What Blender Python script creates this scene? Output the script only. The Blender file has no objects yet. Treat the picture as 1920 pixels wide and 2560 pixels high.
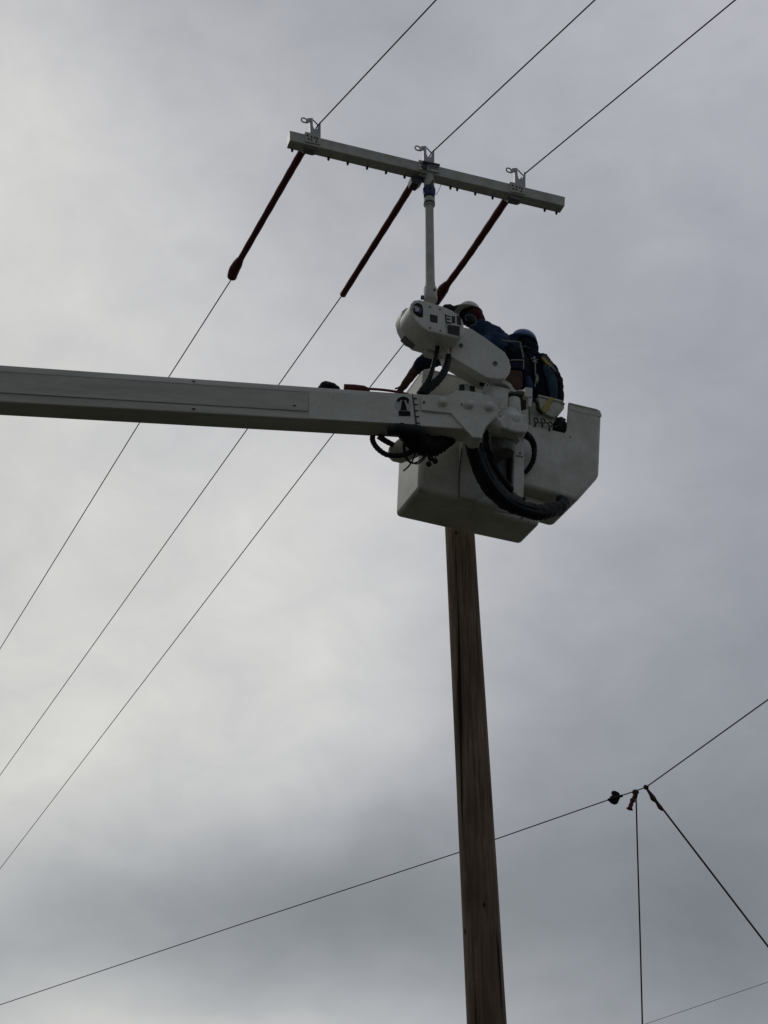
import bpy, bmesh, math, random
from mathutils import Vector, Matrix, noise as mnoise
random.seed(7)
S = bpy.context.scene
COL = S.collection
rad = math.radians

# ---------------------------------------------------------------- camera
F = 3846.0                      # focal length in photo pixels (1920 x 2560)
PITCH = rad(30)
CAM = Vector((0, 0, 1.6))
cd = bpy.data.cameras.new('camera'); cam = bpy.data.objects.new('camera', cd); COL.objects.link(cam)
cam.location = CAM; cam.rotation_euler = (rad(90) + PITCH, 0, 0)
cd.sensor_fit = 'HORIZONTAL'; cd.sensor_width = 36; cd.lens = 36 * F / 1920
cd.clip_end = 3000; cd.clip_start = .1
S.camera = cam
S.render.resolution_x = 768; S.render.resolution_y = 1024
S.view_settings.view_transform = 'Standard'; S.view_settings.look = 'None'
S.view_settings.exposure = 0; S.view_settings.gamma = 1
CF = Vector((0, math.cos(PITCH), math.sin(PITCH))); CU = Vector((0, -math.sin(PITCH), math.cos(PITCH)))

def ray(px, py): return Vector((px - 960, 0, 0)) + CU * (1280 - py) + CF * F
def at_z(px, py, z):
    r = ray(px, py); return CAM + r * ((z - CAM.z) / r.z)
def at_y(px, py, y):
    r = ray(px, py); return CAM + r * ((y - CAM.y) / r.y)
def at_plane(px, py, o, n):
    r = ray(px, py); return CAM + r * ((o - CAM).dot(n) / r.dot(n))
def pxm(p): return F / (p - CAM).dot(CF)            # photo pixels per metre at p

# ---------------------------------------------------------------- world
w = bpy.data.worlds.new("World"); S.world = w; w.use_nodes = True
nt = w.node_tree; nt.nodes.clear()
SUN_EL, SUN_AZ = rad(42), rad(-38)                   # ahead of the camera, to its left, behind cloud
def N(t, **k):
    n = nt.nodes.new(t)
    for a, b in k.items(): setattr(n, a, b)
    return n
def L(a, b): nt.links.new(a, b)
def mth(op, a, b=None, c=None, clamp=False):
    n = N('ShaderNodeMath', operation=op); n.use_clamp = clamp
    for i, x in enumerate((a, b, c)):
        if x is None: continue
        if isinstance(x, (int, float)): n.inputs[i].default_value = x
        else: L(x, n.inputs[i])
    return n.outputs[0]
out = N('ShaderNodeOutputWorld'); bg = N('ShaderNodeBackground'); L(bg.outputs[0], out.inputs[0])
tc = N('ShaderNodeTexCoord')
def noise(scale, detail, rough, seedv, dist=0):
    m = N('ShaderNodeMapping'); m.inputs['Location'].default_value = seedv
    m.inputs['Scale'].default_value = (1, 1, 1.5)
    L(tc.outputs['Generated'], m.inputs[0])
    n = N('ShaderNodeTexNoise'); n.inputs['Scale'].default_value = scale; n.inputs['Detail'].default_value = detail
    n.inputs['Roughness'].default_value = rough; n.inputs['Distortion'].default_value = dist
    L(m.outputs[0], n.inputs['Vector']); return n
wn = noise(5.0, 3, .5, (3.1, 1.7, 9.2))
sub = N('ShaderNodeVectorMath', operation='SUBTRACT'); L(wn.outputs['Color'], sub.inputs[0]); sub.inputs[1].default_value = (.5, .5, .5)
scl = N('ShaderNodeVectorMath', operation='SCALE'); L(sub.outputs[0], scl.inputs[0]); scl.inputs['Scale'].default_value = .10
add = N('ShaderNodeVectorMath', operation='ADD'); L(tc.outputs['Generated'], add.inputs[0]); L(scl.outputs[0], add.inputs[1])
nrm = N('ShaderNodeVectorMath', operation='NORMALIZE'); L(add.outputs[0], nrm.inputs[0])
# cloud banks: (photo position it lies behind, radius in degrees, lighter or darker); last one is added out of view to dim the bucket's left end
BLOBS = [((-50, -200), 6.5, 0.079), ((620, -200), 6.5, -0.106), ((1280, -200), 6.5, 0.009), ((1950, -200), 6.5, 0.112), ((-50, 350), 6.5, 0.210), ((620, 350), 6.5, 0.076), ((1280, 350), 6.5, 0.003), ((1950, 350), 6.5, -0.015), ((-50, 850), 6.5, 0.065), ((620, 850), 6.5, -0.039), ((1280, 850), 6.5, -0.020), ((1950, 850), 6.5, -0.025), ((-50, 1350), 6.5, 0.172), ((620, 1350), 6.5, 0.163), ((1280, 1350), 6.5, 0.109), ((1950, 1350), 6.5, -0.078), ((-50, 1760), 3.6, 0.024), ((400, 1760), 3.6, -0.050), ((850, 1760), 3.6, 0.128), ((1350, 1760), 3.6, -0.110), ((1900, 1760), 3.6, -0.014), ((-50, 2060), 3.6, 0.318), ((400, 2060), 3.6, 0.317), ((850, 2060), 3.6, -0.018), ((1350, 2060), 3.6, 0.034), ((1900, 2060), 3.6, -0.067), ((-50, 2300), 3.6, -0.296), ((400, 2300), 3.6, -0.456), ((850, 2300), 3.6, -0.243), ((1350, 2300), 3.6, -0.151), ((1900, 2300), 3.6, -0.090), ((-50, 2600), 3.6, 0.271), ((400, 2600), 3.6, 0.407), ((850, 2600), 3.6, 0.252), ((1350, 2600), 3.6, 0.042), ((1900, 2600), 3.6, -0.056), ((-3500, 1200), 22, -.38)]
BASE = .40
tot = mth('ADD', 0, BASE)
for (bp, r, a) in BLOBS:
    d = ray(*bp).normalized()
    dp = N('ShaderNodeVectorMath', operation='DOT_PRODUCT'); L(nrm.outputs[0], dp.inputs[0]); dp.inputs[1].default_value = d
    kk = 1 / rad(r) ** 2
    g_ = mth('EXPONENT', mth('MULTIPLY', mth('SUBTRACT', dp.outputs['Value'], 1.0), kk))
    tot = mth('MULTIPLY_ADD', g_, a, tot)
n1 = noise(7, 5, .55, (1.3, 4.4, .6), .3); n2 = noise(28, 6, .6, (7.7, 2.1, 5.5), .2); n3 = noise(13, 6, .6, (2.9, 8.4, 3.3), .5)
tot = mth('MULTIPLY', tot, mth('ADD', mth('MULTIPLY', n1.outputs['Fac'], .22), .89))
tot = mth('MULTIPLY', tot, mth('ADD', mth('MULTIPLY', n2.outputs['Fac'], .09), .955))
tot = mth('MULTIPLY', tot, mth('ADD', mth('MULTIPLY', n3.outputs['Fac'], .30), .85))
# unseen sky behind the camera, dimmed to keep the near faces dark
dp = N('ShaderNodeVectorMath', operation='DOT_PRODUCT'); L(tc.outputs['Generated'], dp.inputs[0])
dp.inputs[1].default_value = Vector((0, .93, .36)).normalized()
mr = N('ShaderNodeMapRange', interpolation_type='SMOOTHSTEP'); L(dp.outputs['Value'], mr.inputs['Value'])
mr.inputs['From Min'].default_value = 0; mr.inputs['From Max'].default_value = .8
mr.inputs['To Min'].default_value = .43; mr.inputs['To Max'].default_value = 1
tot = mth('MULTIPLY', tot, mr.outputs[0])
ramp = N('ShaderNodeValToRGB'); L(tot, ramp.inputs[0])       # cloud grey: bluer where darker, warmer where light
e = ramp.color_ramp.elements
e[0].position = 0; e[0].color = (0, 0, 0, 1)
e[1].position = 1; e[1].color = (1, .99, .965, 1)
for p, c in ((.2, (.183, .200, .214)), (.3, (.283, .300, .321)), (.42, (.405, .420, .441)), (.55, (.545, .553, .558)), (.7, (.70, .70, .675))):
    x = ramp.color_ramp.elements.new(p); x.color = (*c, 1)
hu = N('ShaderNodeVectorMath', operation='DOT_PRODUCT'); L(tc.outputs['Generated'], hu.inputs[0]); hu.inputs[1].default_value = Vector((.8, 0, .6))
hm = N('ShaderNodeMapRange'); L(hu.outputs['Value'], hm.inputs['Value']); hm.inputs['From Min'].default_value = 0; hm.inputs['From Max'].default_value = .62
tint = N('ShaderNodeMix', data_type='RGBA'); L(hm.outputs[0], tint.inputs['Factor']); tint.inputs['A'].default_value = (1.01, 1.0, .962, 1); tint.inputs['B'].default_value = (1.0, .982, 1.035, 1)
tm = N('ShaderNodeMix', data_type='RGBA', blend_type='MULTIPLY'); tm.inputs['Factor'].default_value = 1; L(ramp.outputs[0], tm.inputs['A']); L(tint.outputs['Result'], tm.inputs['B'])
sky = N('ShaderNodeTexSky', sky_type='NISHITA'); sky.sun_disc = False; sky.sun_elevation = SUN_EL; sky.sun_rotation = SUN_AZ
sk = N('ShaderNodeMix', data_type='RGBA'); sk.inputs['Factor'].default_value = .004
L(tm.outputs['Result'], sk.inputs['A']); L(sky.outputs[0], sk.inputs['B'])
L(sk.outputs['Result'], bg.inputs[0]); bg.inputs[1].default_value = 1.0

sl = bpy.data.lights.new('sun', 'SUN'); so = bpy.data.objects.new('sun', sl); COL.objects.link(so)
sl.energy = .5; sl.angle = rad(25); sl.color = (1, .96, .9)
sd = Vector((math.sin(SUN_AZ) * math.cos(SUN_EL), math.cos(SUN_AZ) * math.cos(SUN_EL), math.sin(SUN_EL)))
so.rotation_euler = sd.to_track_quat('Z', 'Y').to_euler()

# ---------------------------------------------------------------- materials
def mat(name, col, rough=.6, var=.12, vscale=6, metal=0, bump=0, bscale=40, stretch=None, dirt=None, spec=.5, fine=.82):
    m = bpy.data.materials.new(name); m.use_nodes = True
    t = m.node_tree; b = t.nodes['Principled BSDF']
    b.inputs['Roughness'].default_value = rough; b.inputs['Metallic'].default_value = metal
    b.inputs['Specular IOR Level'].default_value = spec
    co = t.nodes.new('ShaderNodeTexCoord'); mp = t.nodes.new('ShaderNodeMapping')
    t.links.new(co.outputs['Object'], mp.inputs[0])
    if stretch: mp.inputs['Scale'].default_value = stretch
    n = t.nodes.new('ShaderNodeTexNoise'); n.inputs['Scale'].default_value = vscale; n.inputs['Detail'].default_value = 6
    n.inputs['Roughness'].default_value = .6
    t.links.new(mp.outputs[0], n.inputs['Vector'])
    r = t.nodes.new('ShaderNodeValToRGB'); t.links.new(n.outputs['Fac'], r.inputs[0])
    lo = [c * (1 - var * 1.5) for c in col]; hi = [min(1, c * (1 + var)) for c in col]
    r.color_ramp.elements[0].position = .3; r.color_ramp.elements[0].color = (*(dirt or lo), 1)
    r.color_ramp.elements[1].position = .62; r.color_ramp.elements[1].color = (*hi, 1)
    nf = t.nodes.new('ShaderNodeTexNoise'); nf.inputs['Scale'].default_value = vscale * 9; nf.inputs['Detail'].default_value = 8; nf.inputs['Roughness'].default_value = .75
    t.links.new(mp.outputs[0], nf.inputs['Vector'])
    rf = t.nodes.new('ShaderNodeMapRange'); t.links.new(nf.outputs['Fac'], rf.inputs['Value'])
    rf.inputs['From Min'].default_value = .32; rf.inputs['From Max'].default_value = .5; rf.inputs['To Min'].default_value = fine; rf.inputs['To Max'].default_value = 1
    mm = t.nodes.new('ShaderNodeMix'); mm.data_type = 'RGBA'; mm.blend_type = 'MULTIPLY'; mm.inputs['Factor'].default_value = 1
    t.links.new(r.outputs[0], mm.inputs['A']); t.links.new(rf.outputs[0], mm.inputs['B'])
    t.links.new(mm.outputs['Result'], b.inputs['Base Color'])
    n2 = t.nodes.new('ShaderNodeTexNoise'); n2.inputs['Scale'].default_value = bscale; n2.inputs['Detail'].default_value = 4
    t.links.new(mp.outputs[0], n2.inputs['Vector'])
    if bump:
        bp = t.nodes.new('ShaderNodeBump'); bp.inputs['Strength'].default_value = bump; bp.inputs['Distance'].default_value = .01
        t.links.new(n2.outputs['Fac'], bp.inputs['Height']); t.links.new(bp.outputs[0], b.inputs['Normal'])
    return m
M = dict(
    white=mat('white_paint', (.67, .665, .62), .5, .05, 3.0, dirt=(.54, .535, .49), bump=.05, bscale=60),
    bucket=mat('bucket_fibreglass', (.61, .605, .56), .55, .06, 3.5, dirt=(.44, .435, .385), bump=.08, bscale=30),
    boom=mat('boom_fibreglass', (.53, .525, .485), .55, .08, 2.5, dirt=(.40, .395, .355), stretch=(.35, 1, 3), bump=.05),
    casting=mat('white_casting', (.64, .64, .60), .55, .07, 9, dirt=(.42, .41, .37), bump=.15, bscale=50),
    arm=mat('crossarm_fibreglass', (.52, .52, .48), .6, .08, 8, dirt=(.39, .39, .35)),
    brown=mat('brown_grey_plastic', (.085, .075, .06), .6, .2, 14),
    grime=mat('grimy_seam', (.30, .30, .27), .8, .3, 8, dirt=(.42, .43, .41)),
    galv=mat('galvanised_steel', (.42, .42, .45), .45, .12, 25, metal=.5),
    dark=mat('dark_steel', (.035, .035, .04), .55, .2, 20),
    rubber=mat('black_rubber', (.007, .0075, .011), .6, .25, 18, bump=.5, bscale=60, spec=.3),
    black=mat('black_sticker', (.006, .006, .008), .6, .15, 20, spec=.2),
    panel=mat('grey_label', (.03, .03, .036), .5, .2, 30, spec=.3),
    grey=mat('grey_plastic', (.16, .16, .16), .5, .15, 14),
    pale=mat('pale_label', (.45, .47, .46), .5, .1, 20),
    blue=mat('blue_tape', (.02, .03, .14), .5, .2, 14),
    red=mat('red_rubber', (.095, .010, .015), .7, .25, 14, bump=.2, spec=.5),
    redsleeve=mat('brown_red_rubber', (.042, .011, .007), .7, .3, 14, bump=.3),
    redband=mat('red_band', (.28, .02, .02), .5, .1, 14),
    yellow=mat('yellow_webbing', (.42, .34, .08), .8, .15, 20),
    cord=mat('pale_webbing', (.34, .35, .27), .8, .15, 20),
    navy=mat('navy_cloth', (.013, .017, .034), .9, .3, 9, bump=.8, bscale=14, spec=.15),
    denim=mat('blue_cloth', (.036, .062, .125), .9, .25, 9, bump=.8, bscale=14, spec=.15),
    teal=mat('slate_blue_cloth', (.038, .075, .11), .9, .25, 9, bump=.8, bscale=14, spec=.15),
    leather=mat('brown_leather', (.065, .027, .016), .8, .25, 14, bump=.5),
    skin=mat('skin', (.22, .12, .085), .6, .1, 14),
    hair=mat('maroon_knit', (.085, .022, .028), .95, .35, 30, bump=.6, spec=.1),
    helmw=mat('white_helmet_shell', (.70, .68, .63), .35, .04, 9),
    helmb=mat('blue_helmet_shell', (.09, .17, .36), .3, .08, 9),
    wire=mat('weathered_conductor', (.045, .045, .055), .6, .1, 30, metal=.3),
    rope=mat('dark_rope', (.06, .035, .035), .9, .25, 30, bump=.6),
    tray=mat('cream_plastic', (.50, .50, .44), .6, .08, 9, dirt=(.36, .35, .29)),
    ground=mat('dry_grass_ground', (.065, .063, .045), 1, .3, .6, bump=.5, bscale=4),
)
def wood():
    m = bpy.data.materials.new('treated_pole_wood'); m.use_nodes = True
    t = m.node_tree; b = t.nodes['Principled BSDF']; b.inputs['Roughness'].default_value = .9; b.inputs['Specular IOR Level'].default_value = .2
    co = t.nodes.new('ShaderNodeTexCoord')
    def nz(sc, st, det=6, rough=.6):
        mp = t.nodes.new('ShaderNodeMapping'); mp.inputs['Scale'].default_value = st; t.links.new(co.outputs['Object'], mp.inputs[0])
        n = t.nodes.new('ShaderNodeTexNoise'); n.inputs['Scale'].default_value = sc; n.inputs['Detail'].default_value = det; n.inputs['Roughness'].default_value = rough
        t.links.new(mp.outputs[0], n.inputs['Vector']); return n.outputs['Fac']
    g = nz(42, (1, 1, .04), 8, .75); l = nz(2.2, (1.6, 1.6, .5), 5, .6); c = nz(17, (1, 1, .02), 3, .5)
    def mix(a, bb, f, op='MIX'):
        n = t.nodes.new('ShaderNodeMix'); n.data_type = 'RGBA'; n.blend_type = op
        if isinstance(f, float): n.inputs['Factor'].default_value = f
        else: t.links.new(f, n.inputs['Factor'])
        for s, x in (('A', a), ('B', bb)):
            if isinstance(x, tuple): n.inputs[s].default_value = (*x, 1)
            else: t.links.new(x, n.inputs[s])
        return n.outputs['Result']
    def step(x, a, bb):
        n = t.nodes.new('ShaderNodeMapRange'); t.links.new(x, n.inputs['Value'])
        n.inputs['From Min'].default_value = a; n.inputs['From Max'].default_value = bb; return n.outputs[0]
    colr = mix((.118, .071, .047), (.31, .238, .18), step(g, .35, .65))
    colr = mix(colr, (.10, .066, .045), step(l, .45, .75))
    colr = mix(colr, (.02, .014, .01), step(c, .62, .68))      # drying checks
    # knots
    mp = t.nodes.new('ShaderNodeMapping'); mp.inputs['Scale'].default_value = (1, 1, .55); t.links.new(co.outputs['Object'], mp.inputs[0])
    v = t.nodes.new('ShaderNodeTexVoronoi'); v.inputs['Scale'].default_value = 5.5; v.inputs['Randomness'].default_value = 1
    t.links.new(mp.outputs[0], v.inputs['Vector'])
    colr = mix((.014, .01, .008), colr, step(v.outputs['Distance'], .06, .11))
    t.links.new(colr, b.inputs['Base Color'])
    bp = t.nodes.new('ShaderNodeBump'); bp.inputs['Strength'].default_value = .7; bp.inputs['Distance'].default_value = .01
    t.links.new(g, bp.inputs['Height']); t.links.new(bp.outputs[0], b.inputs['Normal'])
    return m
M['wood'] = wood()

# ---------------------------------------------------------------- object helpers
def tag(o, label=None, cat=None, group=None, kind=None):
    if label: o['label'] = label
    if cat: o['category'] = cat
    if group: o['group'] = group
    if kind: o['kind'] = kind
    return o
def root(name, loc, label, cat, group=None):
    o = bpy.data.objects.new(name, None); COL.objects.link(o); o.location = loc; o.empty_display_size = .2
    return tag(o, label, cat, group)
def wloc(o):
    v = Vector(o.location)
    while o.parent: o = o.parent; v = v + Vector(o.location)
    return v
def obj(name, bm, m, parent=None, smooth=False, bevel=0, seg=2, loc=None, angle=35):
    """link a bmesh built in world coordinates as one mesh object"""
    bmesh.ops.recalc_face_normals(bm, faces=bm.faces)
    if loc is None:
        loc = Vector((0, 0, 0))
        for v in bm.verts: loc += v.co
        loc /= max(1, len(bm.verts))
        if parent is None: loc = Vector(loc)
    for v in bm.verts: v.co -= loc
    me = bpy.data.meshes.new(name); bm.to_mesh(me); bm.free()
    for p in me.polygons: p.use_smooth = True if smooth else False
    for x in (m if isinstance(m, (list, tuple)) else [m]): me.materials.append(x)
    o = bpy.data.objects.new(name, me); COL.objects.link(o)
    o.location = loc
    if parent is not None:
        o.parent = parent; o.location = loc - wloc(parent)
    if bevel:
        b = o.modifiers.new('bevel', 'BEVEL'); b.width = bevel; b.segments = seg; b.limit_method = 'ANGLE'; b.angle_limit = rad(angle)
        b.harden_normals = True
        for p in me.polygons: p.use_smooth = True
        try:
            for e_ in me.edges: pass
            pass
        except Exception: pass
    return o
def BM(): return bmesh.new()
def prism(bm, pts, vec):
    a = [bm.verts.new(p) for p in pts]; b = [bm.verts.new(p + vec) for p in pts]
    n = len(a)
    bm.faces.new(a); bm.faces.new(b[::-1])
    for i in range(n): bm.faces.new((a[i], b[i], b[(i + 1) % n], a[(i + 1) % n]))
    return bm
def frame(t, up=Vector((0, 0, 1))):
    t = t.normalized()
    if abs(t.dot(up)) > .95: up = Vector((0, 1, 0))
    x = t.cross(up).normalized(); return x, x.cross(t).normalized()
def tube(bm, pts, r, n=12, cap=True, smooth_path=0):
    pts = [Vector(p) for p in pts]
    rs = list(r) if isinstance(r, (list, tuple)) else [r] * len(pts)
    if smooth_path: pts, rs = spline(pts, rs, smooth_path)
    rings = []; x = None
    for i, p in enumerate(pts):
        t = (pts[min(i + 1, len(pts) - 1)] - pts[max(i - 1, 0)]).normalized()
        if x is None: x, y = frame(t)
        else:
            x = (x - t * x.dot(t)).normalized(); y = x.cross(t).normalized()
        rings.append([bm.verts.new(p + (x * math.cos(2 * math.pi * k / n) + y * math.sin(2 * math.pi * k / n)) * rs[i]) for k in range(n)])
    for a, b in zip(rings, rings[1:]):
        for k in range(n): bm.faces.new((a[k], a[(k + 1) % n], b[(k + 1) % n], b[k]))
    if cap: bm.faces.new(rings[0][::-1]); bm.faces.new(rings[-1])
    return bm
def spline(pts, rs, k):
    P, R = [], []
    for i in range(len(pts) - 1):
        p0 = pts[max(i - 1, 0)]; p1 = pts[i]; p2 = pts[i + 1]; p3 = pts[min(i + 2, len(pts) - 1)]
        for j in range(k):
            t = j / k
            P.append(.5 * ((2 * p1) + (p2 - p0) * t + (2 * p0 - 5 * p1 + 4 * p2 - p3) * t * t + (3 * p1 - p0 - 3 * p2 + p3) * t ** 3))
            R.append(rs[i] * (1 - t) + rs[i + 1] * t)
    P.append(pts[-1]); R.append(rs[-1]); return P, R
def lathe(bm, c, prof, axis=Vector((0, 0, 1)), n=32):
    """prof: (distance along axis, radius)"""
    ax = axis.normalized(); x, y = frame(ax); rings = []
    for h, r in prof:
        rings.append([bm.verts.new(c + ax * h + (x * math.cos(2 * math.pi * k / n) + y * math.sin(2 * math.pi * k / n)) * max(r, .0005)) for k in range(n)])
    for a, b in zip(rings, rings[1:]):
        for k in range(n): bm.faces.new((a[k], a[(k + 1) % n], b[(k + 1) % n], b[k]))
    bm.faces.new(rings[0][::-1]); bm.faces.new(rings[-1]); return bm
def ellipsoid(bm, c, ax, nu=20, nv=14, lo=0, hi=1):
    """ax: three half axes as vectors; lo..hi part of the pole-to-pole sweep"""
    rings = []
    for i in range(nv + 1):
        th = math.pi * (lo + (hi - lo) * i / nv)
        rings.append([bm.verts.new(c + ax[2] * math.cos(th) + (ax[0] * math.cos(2 * math.pi * k / nu) + ax[1] * math.sin(2 * math.pi * k / nu)) * max(.002, math.sin(th))) for k in range(nu)])
    for a, b in zip(rings, rings[1:]):
        for k in range(nu): bm.faces.new((a[k], a[(k + 1) % nu], b[(k + 1) % nu], b[k]))
    bm.faces.new(rings[0][::-1]); bm.faces.new(rings[-1]); return bm

FOLDS = bpy.data.textures.new('cloth_folds', 'CLOUDS'); FOLDS.noise_scale = .085; FOLDS.noise_depth = 3
def cloth(name, chains, m, parent, vox=.010, fold=.050):
    """limbs and trunk as tapered tubes, fused by a voxel remesh, then creased"""
    bm = BM()
    for ch in chains:
        pts = [Vector(p) for p, r in ch]; rs = [r for p, r in ch]
        P, Rr = spline(pts, rs, 6) if len(pts) > 1 else (pts, rs)
        for end in (0, -1):
            t = (P[0] - P[1]).normalized() if end == 0 else (P[-1] - P[-2]).normalized()
            add = [(P[end] + t * Rr[end] * math.sin(rad(q)), Rr[end] * math.cos(rad(q))) for q in (25, 50, 72)]
            if end == 0: P = [a for a, b in add[::-1]] + P; Rr = [b for a, b in add[::-1]] + Rr
            else: P = P + [a for a, b in add]; Rr = Rr + [b for a, b in add]
        tube(bm, P, Rr, 20)
    o = obj(name, bm, m, parent, smooth=True)
    a = o.modifiers.new('fuse', 'REMESH'); a.mode = 'VOXEL'; a.voxel_size = vox; a.use_smooth_shade = True
    b = o.modifiers.new('relax', 'SMOOTH'); b.iterations = 4; b.factor = .6
    c = o.modifiers.new('folds', 'DISPLACE'); c.texture = FOLDS; c.strength = fold; c.mid_level = .5; c.texture_coords = 'LOCAL'
    return o

# frames ------------------------------------------------------------
YAW = rad(22)
BU = Vector((math.cos(YAW), math.sin(YAW), 0)); BV = Vector((-math.sin(YAW), math.cos(YAW), 0)); BW = Vector((0, 0, 1))
BO = at_y(1200, 1150, 12.1)
def W(px, py, v=0): return at_plane(px, py, BO + BV * v, BV)      # point on the vertical plane v metres behind the bucket's near face
def WP(l, v=0): return [W(x, y, v) for x, y in l]

# ---------------------------------------------------------------- ground
bm = BM()
g = [(-600, -300), (600, -300), (600, 1200), (-600, 1200)]
bm.faces.new([bm.verts.new((x, y, 0)) for x, y in g])
tag(obj('ground', bm, M['ground'], loc=Vector((0, 0, 0))), kind='structure')

# ---------------------------------------------------------------- utility pole
PY = W(1150, 1280, .95).y
pb = at_y(1217, 2560, PY); pt = at_y(1149.7, 1330, PY)
rb = 50.2 / pxm(pb); rt = 36.9 / pxm(pt)
def pole_at(z):
    k = (z - pb.z) / (pt.z - pb.z); return pb.lerp(pt, k) if 0 <= k <= 1 else pb + (pt - pb) * k, rb + (rt - rb) * k
ztop = at_y(1150, 1150, PY).z
bm = BM(); P, R = [], []
z = -.3
while z < ztop:
    c, r = pole_at(z); P.append(c); R.append(r); z += .12
n = 40; rings = []
for c, r in zip(P, R):
    rings.append([])
    for k in range(n):
        a = 2 * math.pi * k / n; d = Vector((math.cos(a), math.sin(a), 0))
        q = 1 + .018 * mnoise.noise(Vector((d.x * 1.5, d.y * 1.5, c.z * .7))) + .008 * mnoise.noise(Vector((d.x * 7, d.y * 7, c.z * .5 + 9)))
        rings[-1].append(bm.verts.new(c + d * r * q))
for a, b in zip(rings, rings[1:]):
    for k in range(n): bm.faces.new((a[k], a[(k + 1) % n], b[(k + 1) % n], b[k]))
tip = bm.verts.new(P[-1] + Vector((0, 0, .05)))
for k in range(n): bm.faces.new((rings[-1][k], rings[-1][(k + 1) % n], tip))
bm.faces.new(rings[0][::-1])
pole = obj('utility_pole', bm, M['wood'], smooth=True, loc=pole_at(0)[0])
tag(pole, 'weathered brown wooden utility pole rising behind the white bucket', 'utility pole')

# ---------------------------------------------------------------- aerial lift
LIFT = root('aerial_lift', W(-3400, 700, -.6) * 1 - Vector((0, 0, 0)), 'white aerial lift boom carrying a lineworker bucket, with a jib and mast', 'aerial lift')

# boom: frame of its own, nearly across the view
AY = rad(7.0); AU = Vector((math.cos(AY), math.sin(AY), 0)); AV = Vector((-math.sin(AY), math.cos(AY), 0))
AO = W(1150, 1030, -.62)
def A(px, py, v=0): return at_plane(px, py, AO + AV * v, AV)
def AP(l, v=0): return [A(x, y, v) for x, y in l]
def aprism(bm, l, v0, v1): return prism(bm, AP(l, v0), AV * (v1 - v0))
BWID = .218
def ln(x, p, q): return p[1] + (q[1] - p[1]) * (x - p[0]) / (q[0] - p[0])
def boom_top(x): return ln(x, (0, 909), (1035, 982))
def boom_bot(x): return ln(x, (0, 1004), (1042, 1063))
XL = -1750
bm = BM()
c1 = .035
# long section with a chamfered upper edge
a = A(XL, boom_top(XL)); b_ = A(1033, boom_top(1033)); cc = A(1041, boom_bot(1041)); d = A(XL, boom_bot(XL))
def sect(top, bot):
    h = top.z - bot.z
    return [bot, bot + AV * BWID, bot + AV * BWID + BW * h, bot + AV * (BWID * .86) + BW * (h + .006) , bot + AV * .045 + BW * (h + .018), bot + BW * (h - .075)]
s0 = sect(a, d); s1 = sect(b_, cc)
# keep joint line slightly raked as in the casting
v0 = [bm.verts.new(p) for p in s0]; v1 = [bm.verts.new(p) for p in s1]
bm.faces.new(v0[::-1]); bm.faces.new(v1)
for i in range(6): bm.faces.new((v0[i], v0[(i + 1) % 6], v1[(i + 1) % 6], v1[i]))
BOOM = obj('boom', bm, M['boom'], LIFT, bevel=.012, seg=3)
# raised wrap panel on the side
bm = BM()
aprism(bm, [(XL + 40, ln(XL + 40, (0, 928), (770, 980))), (770, 980), (771, 1027), (XL + 40, ln(XL + 40, (0, 980.5), (770, 1027)))], -.006, .003)
o = obj('side_panel', bm, M['boom'], BOOM, bevel=.004)
bm = BM(); aprism(bm, [(772, ln(772, (0, 935), (1035, 990)) ), (1030, 1000 - 8), (1037, 1061), (772, 1046)], -.004, .003)
obj('end_sleeve', bm, M['white'], BOOM, bevel=.004)
for a0, a1 in ((928, 980), (980.5, 1027)):
    bm = BM(); aprism(bm, [(XL + 40, ln(XL + 40, (0, a0), (770, a1)) - 1), (770, a1 - 1), (770, a1 + .8), (XL + 40, ln(XL + 40, (0, a0), (770, a1)) + .8)], -.0075, -.0055)
    obj('panel_seam', bm, M['grime'], BOOM)
for x, y in ((483, 951), (483, 1020), (735, 1012)):
    bm = BM(); aprism(bm, [(x - 4, y), (x + 6, y + 1), (x + 1, y + 4)], -.009, -.003); obj('chip_mark', bm, M['black'], BOOM)

# tip casting
bm = BM()
aprism(bm, [(1034, 984), (1160, 992), (1200, 1000), (1170, 1073), (1042, 1064)], .002, BWID - .002)
TIP = obj('boom_tip', bm, M['white'], LIFT, bevel=.01, seg=3)
plate = [(1051, 990), (1122, 988), (1141, 976), (1165, 976), (1201, 982), (1222, 990), (1238, 1004), (1247, 1020), (1246, 1034), (1233, 1047), (1213, 1067), (1205, 1095), (1182, 1093), (1160, 1069), (1128, 1033), (1054, 1025)]
bm = BM(); aprism(bm, plate, -.02, .012); obj('side_plate', bm, M['white'], TIP, bevel=.006)
bm = BM(); aprism(bm, [(1126, 1010), (1141, 979), (1200, 985), (1240, 1020), (1211, 1066), (1204, 1093), (1183, 1091), (1160, 1067)], .013, BWID)
obj('nose_block', bm, M['white'], TIP, bevel=.012)
bm = BM(); aprism(bm, plate, BWID + .001, BWID + .03); obj('side_plate', bm, M['white'], TIP, bevel=.006)
for x, y, r in ((1106, 1007, .040), (1172, 1013, .042), (1222, 1018, .042)):
    bm = BM(); lathe(bm, A(x, y, -.02), [(0, r), (.018, r), (.024, r * .86), (.040, r * .8), (.047, r * .55), (.049, .001)], -AV, 24)
    obj('pivot_pin', bm, M['white'], TIP, smooth=True, bevel=.002)
bm = BM(); lathe(bm, A(1060, 1006, -.02), [(0, .012), (.012, .012), (.014, .001)], -AV, 12); obj('bolt', bm, M['grey'], TIP)
bm = BM(); lathe(bm, A(1154, 1011, -.02), [(0, .007), (.012, .007), (.014, .001)], -AV, 12); obj('bolt', bm, M['grey'], TIP)
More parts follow.
